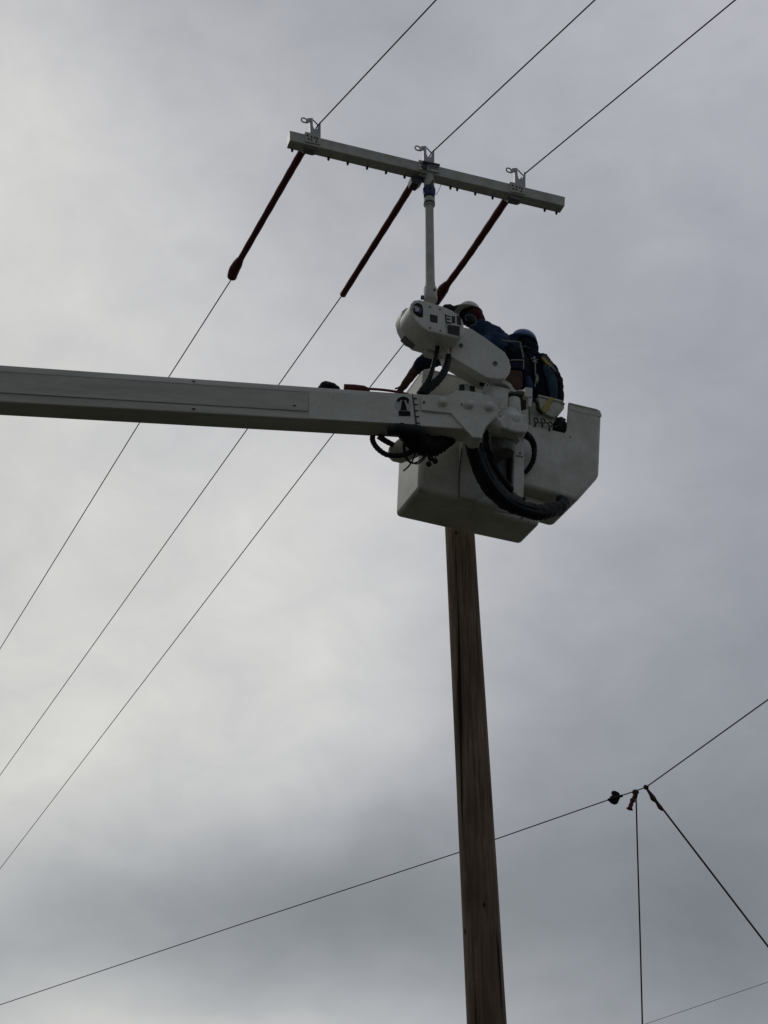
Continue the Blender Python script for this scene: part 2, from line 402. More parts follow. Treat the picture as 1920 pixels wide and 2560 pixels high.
# joint line and scale marks
bm = BM(); aprism(bm, [(1030, 983.5), (1032.5, 983.7), (1042.5, 1064), (1040, 1063.8)], -.007, .001); obj('joint_seam', bm, M['dark'], TIP)
for i, y in enumerate((995.5, 1010.5, 1026, 1041, 1057)):
    x = 1032.5 + (y - 984) * .123
    bm = BM(); aprism(bm, [(x, y - 1.2), (x + 9, y - .4), (x + 9, y + 1.4), (x, y + 1)], -.004, .003); obj('scale_mark', bm, M['black'], TIP)
# rescue pictogram sticker: an arch over a tapering figure on a base
bm = BM()
n = 28; c = (1008, 1010); aprism(bm, [(c[0] + 21 * math.cos(2 * math.pi * k / n), c[1] + 19 * math.sin(2 * math.pi * k / n)) for k in range(n)], -.0065, -.0045)
STK = obj('round_sticker', bm, M['pale'], BOOM)
bm = BM()
arc = [(c[0] + 18.5 * math.cos(t), c[1] - 1 + 18 * math.sin(t)) for t in [math.radians(205 + i * 14) for i in range(10)]]
arc2 = [(c[0] + 12 * math.cos(t), c[1] + 1 + 12.5 * math.sin(t)) for t in [math.radians(205 + i * 14) for i in range(10)]][::-1]
aprism(bm, arc + arc2, -.0085, -.0065)
aprism(bm, [(1005, 1001), (1011, 1001), (1018, 1026), (1001, 1026)], -.0085, -.0065)
aprism(bm, [(1005.5, 996), (1010.5, 996), (1011.5, 1000), (1004.5, 1000)], -.0085, -.0065)
aprism(bm, [(1018, 1003), (1022, 1004), (1021.5, 1009), (1017.5, 1008)], -.0085, -.0065)
aprism(bm, [(997, 1027), (1026, 1028), (1026, 1040), (997, 1039)], -.0085, -.0045)
obj('pictogram', bm, M['black'], STK)

# things riding on top of the boom
bm = BM()
for x, y, rx, rz in ((812, 966, .050, .040), (828, 967, .055, .034), (806, 972, .045, .03), (838, 973, .045, .03)):
    ellipsoid(bm, A(x, y, .11), [AU * rx, AV * .05, BW * rz], 14, 10)
prism(bm, AP([(804, 955), (814, 952), (828, 955), (832, 962), (826, 972), (806, 970)], .09), AV * .05)
obj('boom_fitting', bm, M['rubber'], LIFT, smooth=True)
bm = BM(); tube(bm, [A(860, 970, .12), A(885, 971, .12), A(910, 973, .12), A(925, 976, .12)], [.038, .038, .034, .018], 10)
tube(bm, [A(920, 972, .16), A(960, 975, .16), A(1005, 982, .16), A(1030, 990, .16)], .012, 8, smooth_path=3)
obj('red_hose', bm, M['red'], LIFT, smooth=True)

# ---- rotator between boom tip and bucket
ax = W(1270, 1060, -.34)
def azp(py): return W(1278, py, -.34).z
bm = BM()
R1 = .150
prof = [(azp(1103), .098), (azp(1100), .104), (azp(1094), .130), (azp(1086), .152), (azp(1074), .168), (azp(1062), .168), (azp(1050), .135), (azp(1038), .125), (azp(1034), .09)]
base = Vector((ax.x, ax.y, 0))
lathe(bm, base, prof, n=40)
ROT = obj('rotator', bm, M['casting'], LIFT, smooth=True, bevel=.006, angle=25)
c_ = W(1258, 1110, -.27); bm = BM(); lathe(bm, Vector((c_.x, c_.y, 0)), [(W(1258, 1134, -.27).z, .095), (W(1258, 1130, -.27).z, .105), (W(1258, 1092, -.27).z, .108)], n=28); obj('rotator_foot', bm, M['grey'], ROT, smooth=True, bevel=.004)
bm = BM()   # boss that joins the boom's nose to the rotator
tube(bm, [A(1225, 1050, .13), W(1240, 1066, -.40), W(1268, 1066, -.36)], [.06, .085, .09], 20)
obj('rotator_boss', bm, M['casting'], ROT, smooth=True)
bm = BM(); prism(bm, WP([(1232, 1060), (1262, 1034), (1318, 1034), (1322, 1072), (1316, 1082), (1290, 1080), (1250, 1068)], -.50), BV * .14)
obj('rotator_gusset', bm, M['casting'], ROT, bevel=.02, seg=4)
# turret upright, its cylinder and round cover
bm = BM(); prism(bm, WP([(1229, 961), (1246, 965), (1285, 975), (1272, 980), (1270, 1027), (1246, 1031), (1240, 1014), (1222, 996), (1204, 988), (1214, 966)], -.42), BV * .16)
TUR = obj('turret', bm, M['casting'], LIFT, bevel=.012, seg=3)
bm = BM(); prism(bm, WP([(1225, 970), (1230, 949), (1236, 944), (1248, 945.5), (1268, 952.5), (1278, 960), (1291, 980), (1281, 978), (1270, 964), (1262, 960), (1246, 954), (1240, 953), (1237, 957), (1234, 969)], -.41), BV * .09); obj('guard_frame', bm, M['casting'], TUR, bevel=.005)
bm = BM()
loop = [(1222, 972), (1228, 954), (1234, 946), (1246, 946), (1266, 953), (1275, 960), (1286, 977)]
bm.free()
bm = BM(); c_ = W(1286, 1034, -.40); lathe(bm, Vector((c_.x, c_.y, 0)), [(W(1286, 1040, -.4).z, .062), (W(1286, 1001, -.4).z, .062), (W(1286, 998, -.4).z, .05)], n=28)
obj('motor', bm, M['casting'], TUR, smooth=True, bevel=.005)
bm = BM(); c_ = W(1290, 1003, -.27); z_ = c_.z; lathe(bm, Vector((c_.x, c_.y, 0)), [(z_ - .02, .15), (z_ + .012, .155), (z_ + .02, .14)], n=36)
obj('cover_disc', bm, M['brown'], TUR, smooth=True, bevel=.004)
bm = BM(); prism(bm, WP([(1314, 967), (1332, 970), (1331, 1000), (1328, 1016), (1322, 1015), (1322, 993), (1313, 990)], -.45), BV * .06)
BRK = obj('bracket', bm, M['white'], TUR, bevel=.006)
bm = BM(); lathe(bm, W(1325, 993, -.45), [(0, .009), (.01, .008), (.011, .001)], -BV, 12); obj('bolt', bm, M['grey'], BRK)
bm = BM(); prism(bm, WP([(1275, 979), (1314, 972), (1314, 985), (1300, 984), (1275, 986)], -.36), BV * .05); obj('bracket_arm', bm, M['white'], TUR, bevel=.004)
# lower drum below the rotator and hardware between
bm = BM(); prism(bm, WP([(1285, 1094), (1310, 1090), (1311, 1170), (1309, 1245), (1296, 1240), (1283, 1228)], -.16), BV * .13)
POST = obj('bucket_post', bm, M['white'], LIFT, bevel=.01)
bm = BM(); prism(bm, WP([(1290, 1137), (1308, 1140), (1308, 1143), (1290, 1140)], -.165), BV * .01); lathe(bm, W(1300, 1133, -.16), [(0, .01), (.012, .008)], -BV, 12)
obj('post_seam', bm, M['grey'], POST)
bm = BM(); prism(bm, WP([(1274, 1104), (1285, 1106), (1283, 1232), (1274, 1222)], -.12), BV * .10); obj('dark_strip', bm, M['rubber'], POST)  # near-black strip along the left side of the post
bm = BM(); prism(bm, WP([(1222, 1075), (1275, 1080), (1275, 1218), (1240, 1190), (1216, 1130)], -.06), BV * .055)
obj('mounting_plate', bm, M['grey'], LIFT, bevel=.006)
bm = BM(); prism(bm, WP([(1228, 1090), (1280, 1096), (1278, 1126), (1262, 1130), (1232, 1122)], -.28), BV * .2); obj('mounting_block', bm, M['grey'], LIFT, bevel=.008)

# ---- bucket
DEP = .56
top = [(1060, 922.5), (1302, 980), (1330, 987)]
notch = [(1322, 984.5), (1322, 1061.5), (1411, 1083), (1416, 1078), (1422, 1008)]
prof = [(1060, 922), (1052, 1090), (1047, 1222), (1252, 1270), (1254, 1198), (1445, 1251), (1500, 1189), (1506, 1028.5)]
bm = BM()
nr = [bm.verts.new(p) for p in WP(prof, 0)]; fr = [bm.verts.new(v.co + BV * DEP) for v in nr]
for i in range(len(prof) - 1): bm.faces.new((nr[i], fr[i], fr[i + 1], nr[i + 1]))
ntc = [bm.verts.new(p) for p in WP([(1422, 1008.5), (1417, 1076), (1411, 1083), (1322, 1061.5), (1320, 984.5)], 0)]
bm.faces.new(nr + ntc)
bm.faces.new(fr[::-1])
BUCKET = obj('bucket', bm, M['bucket'], LIFT, bevel=.045, seg=5, angle=25)
sm = BUCKET.modifiers.new('wall', 'SOLIDIFY'); sm.thickness = .018; sm.offset = -1
wn_ = BUCKET.modifiers.new('normals', 'WEIGHTED_NORMAL'); wn_.weight = 100; wn_.keep_sharp = False
rim_z = None
bm = BM()
pts = [nr_ for nr_ in WP([(1060, 922), (1190, 953), (1320, 984)], -.004)]
cn = WP([(1060, 922)], 0)[0]; cf = cn + BV * DEP; dn = WP([(1506, 1028.5)], 0)[0]; df = dn + BV * DEP
path = [WP([(1320, 984.5)], 0)[0], cn + BU * .06, cn + BU * .015 + BV * .015, cn + BV * .06, cf - BV * .06, cf - BV * .015 + BU * .015, cf + BU * .06, df - BU * .06, df - BU * .015 - BV * .015, df - BV * .06, dn + BV * .06, dn - BU * .015 + BV * .015, dn - BU * .06, WP([(1424, 1009)], 0)[0]]
tube(bm, [p + (W(1280, 1000, .28) - p).normalized() * .008 for p in path], .011, 10); obj('rim', bm, M['bucket'], BUCKET, smooth=True)
# door flap strip along the top of the right upright
bm = BM(); prism(bm, WP([(1424, 1014), (1504, 1034), (1504, 1043), (1423.5, 1023)], -.004), BV * .006); obj('rim_band', bm, M['bucket'], BUCKET, bevel=.002)
# ribs and ledges moulded into the near face and floor
bm = BM(); prism(bm, WP([(1153, 1090), (1216, 1104), (1216, 1225), (1190, 1250), (1148, 1241), (1149, 1170)], -.035), BV * .04)
obj('moulded_rib', bm, M['bucket'], BUCKET, bevel=.02, seg=4)
bm = BM(); tube(bm, WP([(1155, 1120), (1150, 1160), (1147.5, 1205), (1147.5, 1243)], -.038), .0045, 8, smooth_path=3); obj('control_cable', bm, M['rubber'], BUCKET, smooth=True)  # dark panel seam of the near face, drawn as a thin black tube
bm = BM(); prism(bm, [p + BV * .15 for p in WP([(1240, 1190), (1386, 1228), (1366, 1296), (1240, 1268)], 0)], BV * (DEP - .155))
obj('lower_tub', bm, M['bucket'], BUCKET, bevel=.04, seg=4)
floor_z = W(1047, 1221).z
def flo(px, py): return at_z(px, py, floor_z)
bm = BM()
for l in ([(1265, 1338), (1267, 1340), (1312, 1290), (1309, 1289)], [(1225, 1308), (1225, 1310), (1180, 1301), (1180, 1299)], [(1180, 1262), (1180, 1265), (1300, 1290), (1300, 1288)]):
    prism(bm, [flo(*q) + BW * -.003 for q in l], BW * .01)
obj('floor_seam', bm, M['grime'], BUCKET)
for x, y in ((1280, 1305), (1175, 1250), (1050, 1228), (1110, 1262)):
    bm = BM(); lathe(bm, flo(x, y), [(.005, .014), (-.006, .012), (-.008, .001)], BW, 12); obj('drain_plug', bm, M['grey'], BUCKET)
bm = BM(); lathe(bm, W(1425, 1092, 0), [(0, .008), (.008, .006)], -BV, 12); obj('bolt', bm, M['grey'], BUCKET)

# ---- jib: link arm, elbow housing, mast
bm = BM(); prism(bm, WP([(1110, 868), (1140, 820), (1162, 818), (1180, 822), (1212, 843), (1243, 866), (1262, 880), (1273, 898), (1277.5, 917), (1274, 934), (1262, 947), (1240, 947), (1216, 943), (1124, 889)], -.50), BV * .10)
JIB = obj('jib_link', bm, M['white'], LIFT, bevel=.008, seg=3)
bm = BM(); prism(bm, WP([(1110, 868), (1140, 822), (1162, 821), (1180, 825), (1212, 846), (1262, 884), (1273, 903), (1274, 932), (1262, 951), (1240, 956), (1214, 955), (1119, 899)], -.397), BV * .135)
obj('link_inner', bm, M['white'], JIB, bevel=.006)
for x, y, r in ((1152, 864, .02), (1237.5, 909, .022)):
    bm = BM(); lathe(bm, W(x, y, -.50), [(0, r), (.012, r), (.013, r * .6), (.004, r * .5), (.004, .001)], -BV, 20); obj('pivot_pin', bm, M['grey'], JIB, smooth=False)
bm = BM(); tube(bm, [W(1203, 962, -.36), W(1214, 948, -.36), W(1232, 946, -.36), W(1222, 968, -.36)], .022, 10, smooth_path=3); obj('pivot_boot', bm, M['rubber'], JIB, smooth=True)

hf = [(1029, 788), (1025, 772), (1028, 758), (1036, 749), (1050, 747.5), (1078, 756), (1107, 764), (1131, 775), (1146, 785), (1156, 797), (1161, 812), (1161, 834), (1156, 843), (1148, 846), (1110, 838), (1069, 828), (1054, 817), (1040, 804)]
bm = BM(); prism(bm, WP(hf, -.66), BV * .26)
HOU = obj('elbow_housing', bm, M['white'], LIFT, bevel=.022, seg=4)
hb = [(1024, 790), (1019, 770), (1022, 756), (1032, 748), (1052, 748), (1090, 757), (1118, 772), (1126, 800), (1120, 836), (1090, 842), (1062, 834), (1036, 812)]
bm = BM(); prism(bm, WP([(x - 16, y + 20) for x, y in hb], -.40), BV * .16)
obj('back_cover', bm, M['white'], HOU, bevel=.02, seg=4)
def wpr(bm, l, v0, v1): return prism(bm, WP(l, v0), BV * (v1 - v0))
# recessed window with a gear, openings, labels and screws on the front
bm = BM()
wpr(bm, [(1031, 769), (1034, 762), (1041, 757), (1049, 758), (1056, 764), (1058, 779), (1057, 793), (1048, 792), (1040, 787), (1034, 780)], -.664, -.655); WIN = obj('gear_window', bm, M['black'], HOU)
bm = BM(); lathe(bm, W(1039.5, 772.5, -.664), [(0, .034), (.006, .034), (.010, .026)], -BV, 24); obj('gear', bm, M['galv'], WIN)
bm = BM(); lathe(bm, W(1036, 773, -.675), [(0, .010), (.004, .01)], -BV, 14)
for k in range(5):
    t = rad(200 + k * 30); wpr(bm, [(1039.5 + 7 * math.cos(t) - .8, 772.5 + 7 * math.sin(t) - .8), (1039.5 + 7 * math.cos(t) + .8, 772.5 + 7 * math.sin(t) - .8), (1039.5 + 7 * math.cos(t) + .8, 772.5 + 7 * math.sin(t) + .8)], -.677, -.672)
obj('gear_slots', bm, M['black'], WIN)
bm = BM(); wpr(bm, [(1048, 766), (1051, 763), (1055, 780), (1047, 785)], -.669, -.664); obj('blue_tab', bm, M['blue'], WIN)
bm = BM(); wpr(bm, [(1075, 785), (1094, 789), (1094, 807), (1076, 803.5)], -.664, -.655); q = obj('opening', bm, M['panel'], HOU, bevel=.001)
bm = BM(); wpr(bm, [(1113, 785), (1116, 785), (1117, 807), (1114, 806.5)], -.664, -.655); wpr(bm, [(1117, 788), (1127, 790), (1127, 792), (1117, 790)], -.664, -.655)
wpr(bm, [(1118, 795), (1127, 797), (1125, 800), (1118, 799)], -.664, -.655); wpr(bm, [(1114, 808), (1129, 809), (1129, 806), (1117, 804)], -.664, -.655); obj('label', bm, M['panel'], HOU)
bm = BM(); wpr(bm, [(1130, 789), (1138, 791), (1138, 808), (1130, 806)], -.664, -.655); obj('label', bm, M['panel'], HOU)
bm = BM(); wpr(bm, [(1142, 788), (1152, 793), (1153.5, 813), (1143, 810)], -.664, -.655); obj('label', bm, M['panel'], HOU)
bm = BM(); wpr(bm, [(1114, 810), (1151, 815), (1150, 841), (1116, 832)], -.664, -.655); SC = obj('label', bm, M['pale'], HOU)
bm = BM(); wpr(bm, [(1119, 811.5), (1149.5, 816), (1148.5, 839), (1120, 832)], -.668, -.664); obj('dark_field', bm, M['panel'], SC)
for x, y in ((1075, 767), (1100, 773.5), (1075, 820), (1101, 827)):
    bm = BM(); lathe(bm, W(x, y, -.66), [(0, .011), (.006, .009), (.006, .001)], -BV, 12); obj('screw', bm, M['grey'], HOU)
bm = BM(); wpr(bm, [(1004, 846), (1012, 838), (1044, 853), (1036, 866), (1018, 860)], -.41, -.37); obj('name_plate', bm, M['grey'], HOU, bevel=.004)
bm = BM(); wpr(bm, [(1062, 866), (1092, 868), (1120, 870), (1112, 884), (1090, 886), (1068, 878)], -.36, -.26); obj('bearing', bm, M['casting'], HOU, bevel=.02)

# mast
m0 = W(1076, 762, -.47); m1 = W(1072.5, 436, -.47); mdir = (m1 - m0).normalized()
def mh(py): # height along the mast of a picture row
    return (W(ln(0, (762, 1076), (436, 1072.5)) if False else 1076 + (762 - py) * (-3.5 / 326), py, -.47) - m0).dot(mdir)
k = 1 / pxm(m0)
bm = BM(); lathe(bm, m0, [(mh(752), 17.5 * k), (mh(741), 17.5 * k), (mh(740), 17 * k), (mh(722), 16.6 * k), (mh(718), 13.5 * k), (mh(700), 11.8 * k), (mh(600), 11.2 * k), (mh(512), 11 * k)], mdir, 28)
MAST = obj('mast', bm, M['grey'] if False else M['arm'], LIFT, smooth=True, bevel=.003)
k2 = 1 / pxm(m1)
bm = BM(); lathe(bm, m0, [(mh(517), 12.2 * k2), (mh(512), 14 * k2), (mh(502), 14 * k2), (mh(500), 13 * k2), (mh(462), 13 * k2), (mh(446), 12.5 * k2), (mh(440), 12.5 * k2)], mdir, 28); obj('mast_head', bm, M['arm'], MAST, smooth=True, bevel=.003)
bm = BM(); lathe(bm, m0, [(mh(497), 13.6 * k2), (mh(488), 14 * k2), (mh(483), 15.8 * k2), (mh(474), 15.8 * k2), (mh(470), 14 * k2)], mdir, 28); obj('blue_collar', bm, M['blue'], MAST, smooth=True)
bm = BM(); lathe(bm, m0, [(mh(513), 14.4 * k2), (mh(509), 14.4 * k2)], mdir, 28); obj('ring', bm, M['dark'], MAST)
bm = BM(); lathe(bm, W(1086, 725, -.53), [(0, .014), (.01, .012)], -BV, 12); obj('bolt', bm, M['dark'], MAST)
bm = BM(); lathe(bm, W(1056, 747, -.5), [(0, .018), (.03, .016), (.04, .001)], mdir, 12); obj('bolt', bm, M['dark'], MAST)
bm = BM(); tube(bm, [W(1083, 451, -.55), W(1079, 459, -.545), W(1075, 470, -.54)], [.009, .012, .01], 8); obj('latch', bm, M['dark'], MAST)

# ---- hoses
def hose(name, pts, r, m=M['rubber'], n=14, rib=.06, parent=LIFT, k=8, lab=None, fr=90):
    P, Rr = spline([Vector(p) for p in pts], [r] * len(pts) if not isinstance(r, (list, tuple)) else list(r), k)
    Rr = [q * (1 + rib * math.sin(i * 2.4) + rib * .6 * mnoise.noise(P[i] * 14)) for i, q in enumerate(Rr)]
    bm = BM(); tube(bm, P, Rr, n); o = obj(name, bm, m, parent, smooth=True)
    if lab: o['label'] = lab
    return o
hose('hydraulic_hose', [W(1095, 862, -.46), W(1090, 888, -.50), W(1081, 922, -.52), W(1070, 952, -.52), W(1050, 985, -.50)], [.020, .021, .022, .026, .034])
h2 = hose('hydraulic_hose', [W(1123, 884, -.46), W(1119, 905, -.50), W(1110, 930, -.53), W(1090, 955, -.53), W(1055, 985, -.50)], [.028, .030, .034, .038, .040])
hose('red_sleeve', [W(1122, 864, -.46), W(1124, 876, -.47), W(1123, 888, -.47)], [.028, .031, .031], M['redband'], parent=h2)
# bundle under the boom end
hose('hose_bundle', [A(968, 1078, .02), A(1000, 1074, .0), A(1022, 1088, .05), A(1045, 1105, .12), A(1075, 1118, .2), A(1105, 1108, .2), A(1135, 1100, .2)], [.035, .06, .085, .10, .09, .075, .03], rib=.10)
hose('hose_bundle', [A(1012, 1078, -.01), A(1040, 1082, .0), A(1045, 1092, .05)], [.05, .075, .07], rib=.08)
hose('hydraulic_hose', [A(932, 1088, .12), A(932, 1102, .14), A(943, 1120, .14), A(965, 1136, .14), A(992, 1139, .15), A(1018, 1134, .15), A(1042, 1120, .15)], .024, rib=.10)
hose('hydraulic_hose', [A(1010, 1096, .14), A(1010, 1120, .15), A(1016, 1145, .15), A(1032, 1158, .15), A(1052, 1150, .15), A(1064, 1134, .15)], [.016, .014, .014, .008, .007, .007], rib=.05)
hose('control_cable', [A(1028, 1154, .14), A(1042, 1160, .14), A(1058, 1150, .14), A(1068, 1130, .14)], .006, M['redsleeve'], rib=0)
hose('control_cable', [A(1040, 1120, .18), A(1034, 1145, .18), A(1022, 1165, .16), A(1009, 1177, .14)], .007, rib=0)
hose('control_cable', [A(1087, 1118, .15), A(1088, 1140, .15), A(1089, 1150, .15)], .006, rib=0)
hose('red_strap', [A(946, 1090, .2), A(962, 1101, .21), A(984, 1113, .22)], [.028, .026, .024], M['redsleeve'], rib=.05)
for x, y, r in ((1072, 1160, .026), (1077, 1146, .026), (1088, 1153, .026)):
    bm = BM(); ellipsoid(bm, A(x, y, .14), [BU * r, BV * r, BW * r], 12, 8); obj('hose_fitting', bm, M['rubber'], LIFT, smooth=True)
bm = BM(); prism(bm, [A(x, y, .3) for x, y in [(1002, 1092), (1050, 1096), (1052, 1128), (1030, 1138), (1006, 1146), (984, 1141), (975, 1132), (972, 1118)]], AV * .09)
obj('control_box', bm, M['bucket'], LIFT, bevel=.008, seg=3)
# thick sleeve loop below the rotator
sl_ = cloth('hose_sleeve', [[(W(1176, 1100, -.40), .060), (W(1188, 1135, -.36), .070), (W(1203, 1170, -.31), .078), (W(1224, 1211, -.26), .086), (W(1262, 1250, -.22), .084), (W(1312, 1273, -.20), .074), (W(1356, 1281, -.18), .070), (W(1393, 1272, -.14), .066), (W(1412, 1258, -.09), .058), (W(1404, 1249, .0), .05)]], M['rubber'], LIFT, .010, .035)
sl_['label'] = 'thick black hose sleeve looping under the bucket'
for k_, dv in enumerate((-.03, .03)):
    hose('hydraulic_hose', [W(1186 + 12 * k_, 1108, -.44 + dv), W(1206 + 10 * k_, 1165, -.39 + dv), W(1232 + 6 * k_, 1212, -.34 + dv), W(1272, 1254 - 6 * k_, -.29), W(1320, 1277 - 10 * k_, -.26), W(1362, 1284 - 10 * k_, -.22), W(1396, 1276 - 8 * k_, -.18)], .024, rib=.05)
hose('hydraulic_hose', [W(1212, 1110, -.2), W(1232, 1158, -.18), W(1256, 1196, -.16), W(1283, 1228, -.13), W(1310, 1250, -.10)], [.026, .027, .028, .028, .026], rib=.03)
hose('hydraulic_hose', [W(1313, 1086, -.20), W(1326, 1096, -.16), W(1335, 1116, -.12), W(1334, 1146, -.1), W(1324, 1168, -.06), W(1312, 1182, -.03)], [.036, .032, .027, .025, .024, .022], rib=.12)
hose('hydraulic_hose', [W(1213, 1068, -.3), W(1214, 1095, -.3), W(1213, 1125, -.3)], .028, rib=.05)
# small parts between jib and turret
bm = BM(); prism(bm, WP([(1163, 958), (1175, 961), (1174, 990), (1163, 988)], -.34), BV * .03); obj('valve_body', bm, M['pale'], LIFT, bevel=.004)
bm = BM(); prism(bm, WP([(1175, 962), (1188, 966), (1188, 990), (1175, 988)], -.33), BV * .03); prism(bm, WP([(1150, 960), (1162, 960), (1162, 984), (1150, 980)], -.32), BV * .03); obj('valve_block', bm, M['dark'], LIFT, bevel=.004)
bm = BM(); tube(bm, WP([(1205, 992), (1212, 968), (1222, 950)], -.45), .009, 8); tube(bm, WP([(1211, 995), (1217, 972), (1226, 956)], -.45), .008, 8); obj('control_rod', bm, M['pale'], LIFT, smooth=True)

# ---------------------------------------------------------------- crossarm on the mast
CY = rad(19); XU = Vector((math.cos(CY), math.sin(CY), 0)); XV = Vector((-math.sin(CY), math.cos(CY), 0))
XO = m1 - XV * .045
def X(px, py, v=0): return at_plane(px, py, XO + XV * v, XV)
def XP(l, v=0): return [X(x, y, v) for x, y in l]
AD = .115
ARM = root('crossarm', X(1072, 420), 'long pale grey box crossarm with three wire holders, on top of the white mast', 'crossarm')
q0, q1, q2, q3 = X(725, 326), X(1413, 492), X(1412, 515), X(725.5, 351)
bm = BM(); prism(bm, [q0, q1, q2, q3], XV * AD); BEAM = obj('beam', bm, M['arm'], ARM, bevel=.006)
bm = BM(); prism(bm, [q0 - XU * .003 - BW * .006, q0 - XU * .003 - BW * .006 + XV * AD * .94, q3 - XU * .003 + BW * .006 + XV * AD * .94, q3 - XU * .003 + BW * .006], XU * .004)
obj('end_cap', bm, M['galv'], BEAM)
botz = (q3.z + q2.z) / 2
Larm = (q2 - q3).length
for i, s in enumerate([.018, .145, .213, .282, .350, .417, .485, .585, .610, .677, .742, .81, .94, .985]):
    c_ = q3.lerp(q2, s)
    bm = BM(); lathe(bm, c_ + XV * (AD * .96), [(.004, .013), (-.020, .013), (-.022, .010), (-.030, .009)], BW, 10); o = obj('stud', bm, M['dark'], BEAM)
    bm = BM(); lathe(bm, c_ + XV * (AD * .45) , [(.004, .016), (-.006, .014), (-.007, .001)], BW, 10); obj('bolt_head', bm, M['galv'], BEAM)
def holder(cx, cy, first):
    def H(l, v): return [X(cx + x, cy + y, v) for x, y in l]
    name = 'wire_holder'
    bm = BM()
    # saddle wrapping the beam
    prism(bm, H([(-16, -12), (-1, -9), (22, -5), (22, 20), (-16, 12)], -.012), XV * .012)
    prism(bm, H([(-16, -12), (22, -4), (22, -1), (-16, -9)], 0), XV * AD)
    prism(bm, H([(-16, 11), (22, 20), (22, 23), (-16, 15)], 0), XV * (AD + .02))
    h = obj(name, bm, M['arm'] if first else M['arm'], ARM, bevel=.002)
    for x, y in ((-10, -2), (-8, 6), (0, 1), (8, 3), (14, 6), (12, 13), (0, 8)):
        bm = BM(); lathe(bm, X(cx + x, cy + y, -.012), [(0, .009), (.008, .009), (.01, .003)], -XV, 8); obj('bolt', bm, M['dark'], h)
    bm = BM()   # U bracket with two prongs
    prism(bm, H([(-4, -47), (3, -46), (3.5, -27), (6, -20), (10, -17), (14, -19), (18, -28), (19, -36), (23, -36), (23, 2), (-3, -5)], .03), XV * .045)
    u = obj('prong_bracket', bm, M['galv'], h, bevel=.003)
    bm = BM(); prism(bm, H([(3.5, -46), (3.5, -40), (-2, -40), (-8, -36), (-13, -35), (-14, -41), (-10, -46)], .035), XV * .02)
    obj('hook', bm, M['galv'], u, bevel=.002)
    bm = BM(); c_ = X(cx - 19, cy - 40.5, .045); ring = []
    for i in range(17):
        t = 2 * math.pi * i / 16; ring.append(c_ + XU * math.cos(t) * .028 + BW * math.sin(t) * .028)
    tube(bm, ring, .0075, 8, cap=False); obj('hook_eye', bm, M['galv'], u, smooth=True)
    bm = BM(); tube(bm, H([(4, -41), (17, -27)], .05), .006, 8); obj('latch_bar', bm, M['dark'], u, smooth=True)
    bm = BM(); prism(bm, H([(-16, 13), (16, 20), (16, 32), (8, 34), (-16, 28)], .02), XV * (AD - .03)); obj('underclamp', bm, M['grey'], h, bevel=.006)
    return h
holder(779, 341, True); holder(1063, 411, False); holder(1291, 466, False)
bm = BM(); prism(bm, XP([(1057, 407), (1068, 410), (1068, 424), (1057, 422)], -.02), XV * .008); obj('sticker', bm, M['dark'], BEAM)
bm = BM(); prism(bm, XP([(1070, 409), (1098, 415), (1098, 432), (1070, 425)], -.02), XV * .008); s_ = obj('sticker', bm, M['pale'], BEAM)
bm = BM(); prism(bm, XP([(1072, 412), (1096, 418), (1096, 420.5), (1072, 414.5)], -.023), XV * .003); prism(bm, XP([(1072, 417), (1096, 423), (1096, 424), (1072, 418.5)], -.023), XV * .003); obj('print_bars', bm, M['dark'], s_)
bm = BM(); prism(bm, XP([(1058, 401), (1100, 410), (1100, 414), (1058, 405)], -.03), XV * .03); obj('saddle_cap', bm, M['dark'], BEAM)
bm = BM(); tube(bm, [X(1103, 460, .09), X(1101, 466, .08), X(1096, 478, .05), X(1089, 488, .02)], .003, 6); obj('pin_lanyard', bm, M['galv'], ARM)
bm = BM(); prism(bm, [X(1028, 440, .05), X(1058, 440, .05), X(1058, 452, .05), X(1046, 462, .05), X(1030, 456, .05)], XV * .1); obj('cover_bracket', bm, M['dark'], ARM, bevel=.006)

# ---------------------------------------------------------------- conductors and their covers
Z1 = X(795, 313, .05).z; Z2 = X(1080, 381, .05).z; Z3 = X(1310, 436, .05).z
def far(px, py, z): return at_z(px, py, z)
def wire(name, pts, r, lab, cat, m=M['wire'], group=None, sub=1, n=8):
    if sub > 1:
        pts, _ = spline([Vector(p) for p in pts], [1] * len(pts), sub)
    bm = BM(); tube(bm, pts, r, n); o = obj(name, bm, m, smooth=True, loc=Vector(pts[0]))
    return tag(o, lab, cat, group)
specs = [
    (Z1, (1090, 0), (795, 313), [(755, 378), (585, 688)], (350, 1055), (0, 1622), 'upper-left conductor of the three, held in the left wire holder'),
    (Z2, (1487, 0), (1080, 381), [(1037, 448), (856, 737)], (620, 1070), (0, 1938), 'middle conductor of the three, held above the mast'),
    (Z3, (1838, 0), (1310, 436), [(1264, 502), (1094, 752)], (835, 1083), (0, 2172), 'right conductor of the three, passing behind the jib housing and boom'),
]
for z, a, c, cov, dpt, e_, lab in specs:
    pa = far(*a, z); pc = far(*c, z); c0 = far(*cov[0], z); c1 = far(*cov[1], z); pd = far(*dpt, z); pe = far(*e_, z)
    ext = pa + (pa - pc).normalized() * 45; ext.z -= .2
    ex2 = pe + (pe - pd).normalized() * 60; ex2.z -= .3
    wire('power_line', [ext, pa, pc, c0, c1, pd, pe, ex2], .0068, lab, 'power line', group='conductors lifted by the crossarm')
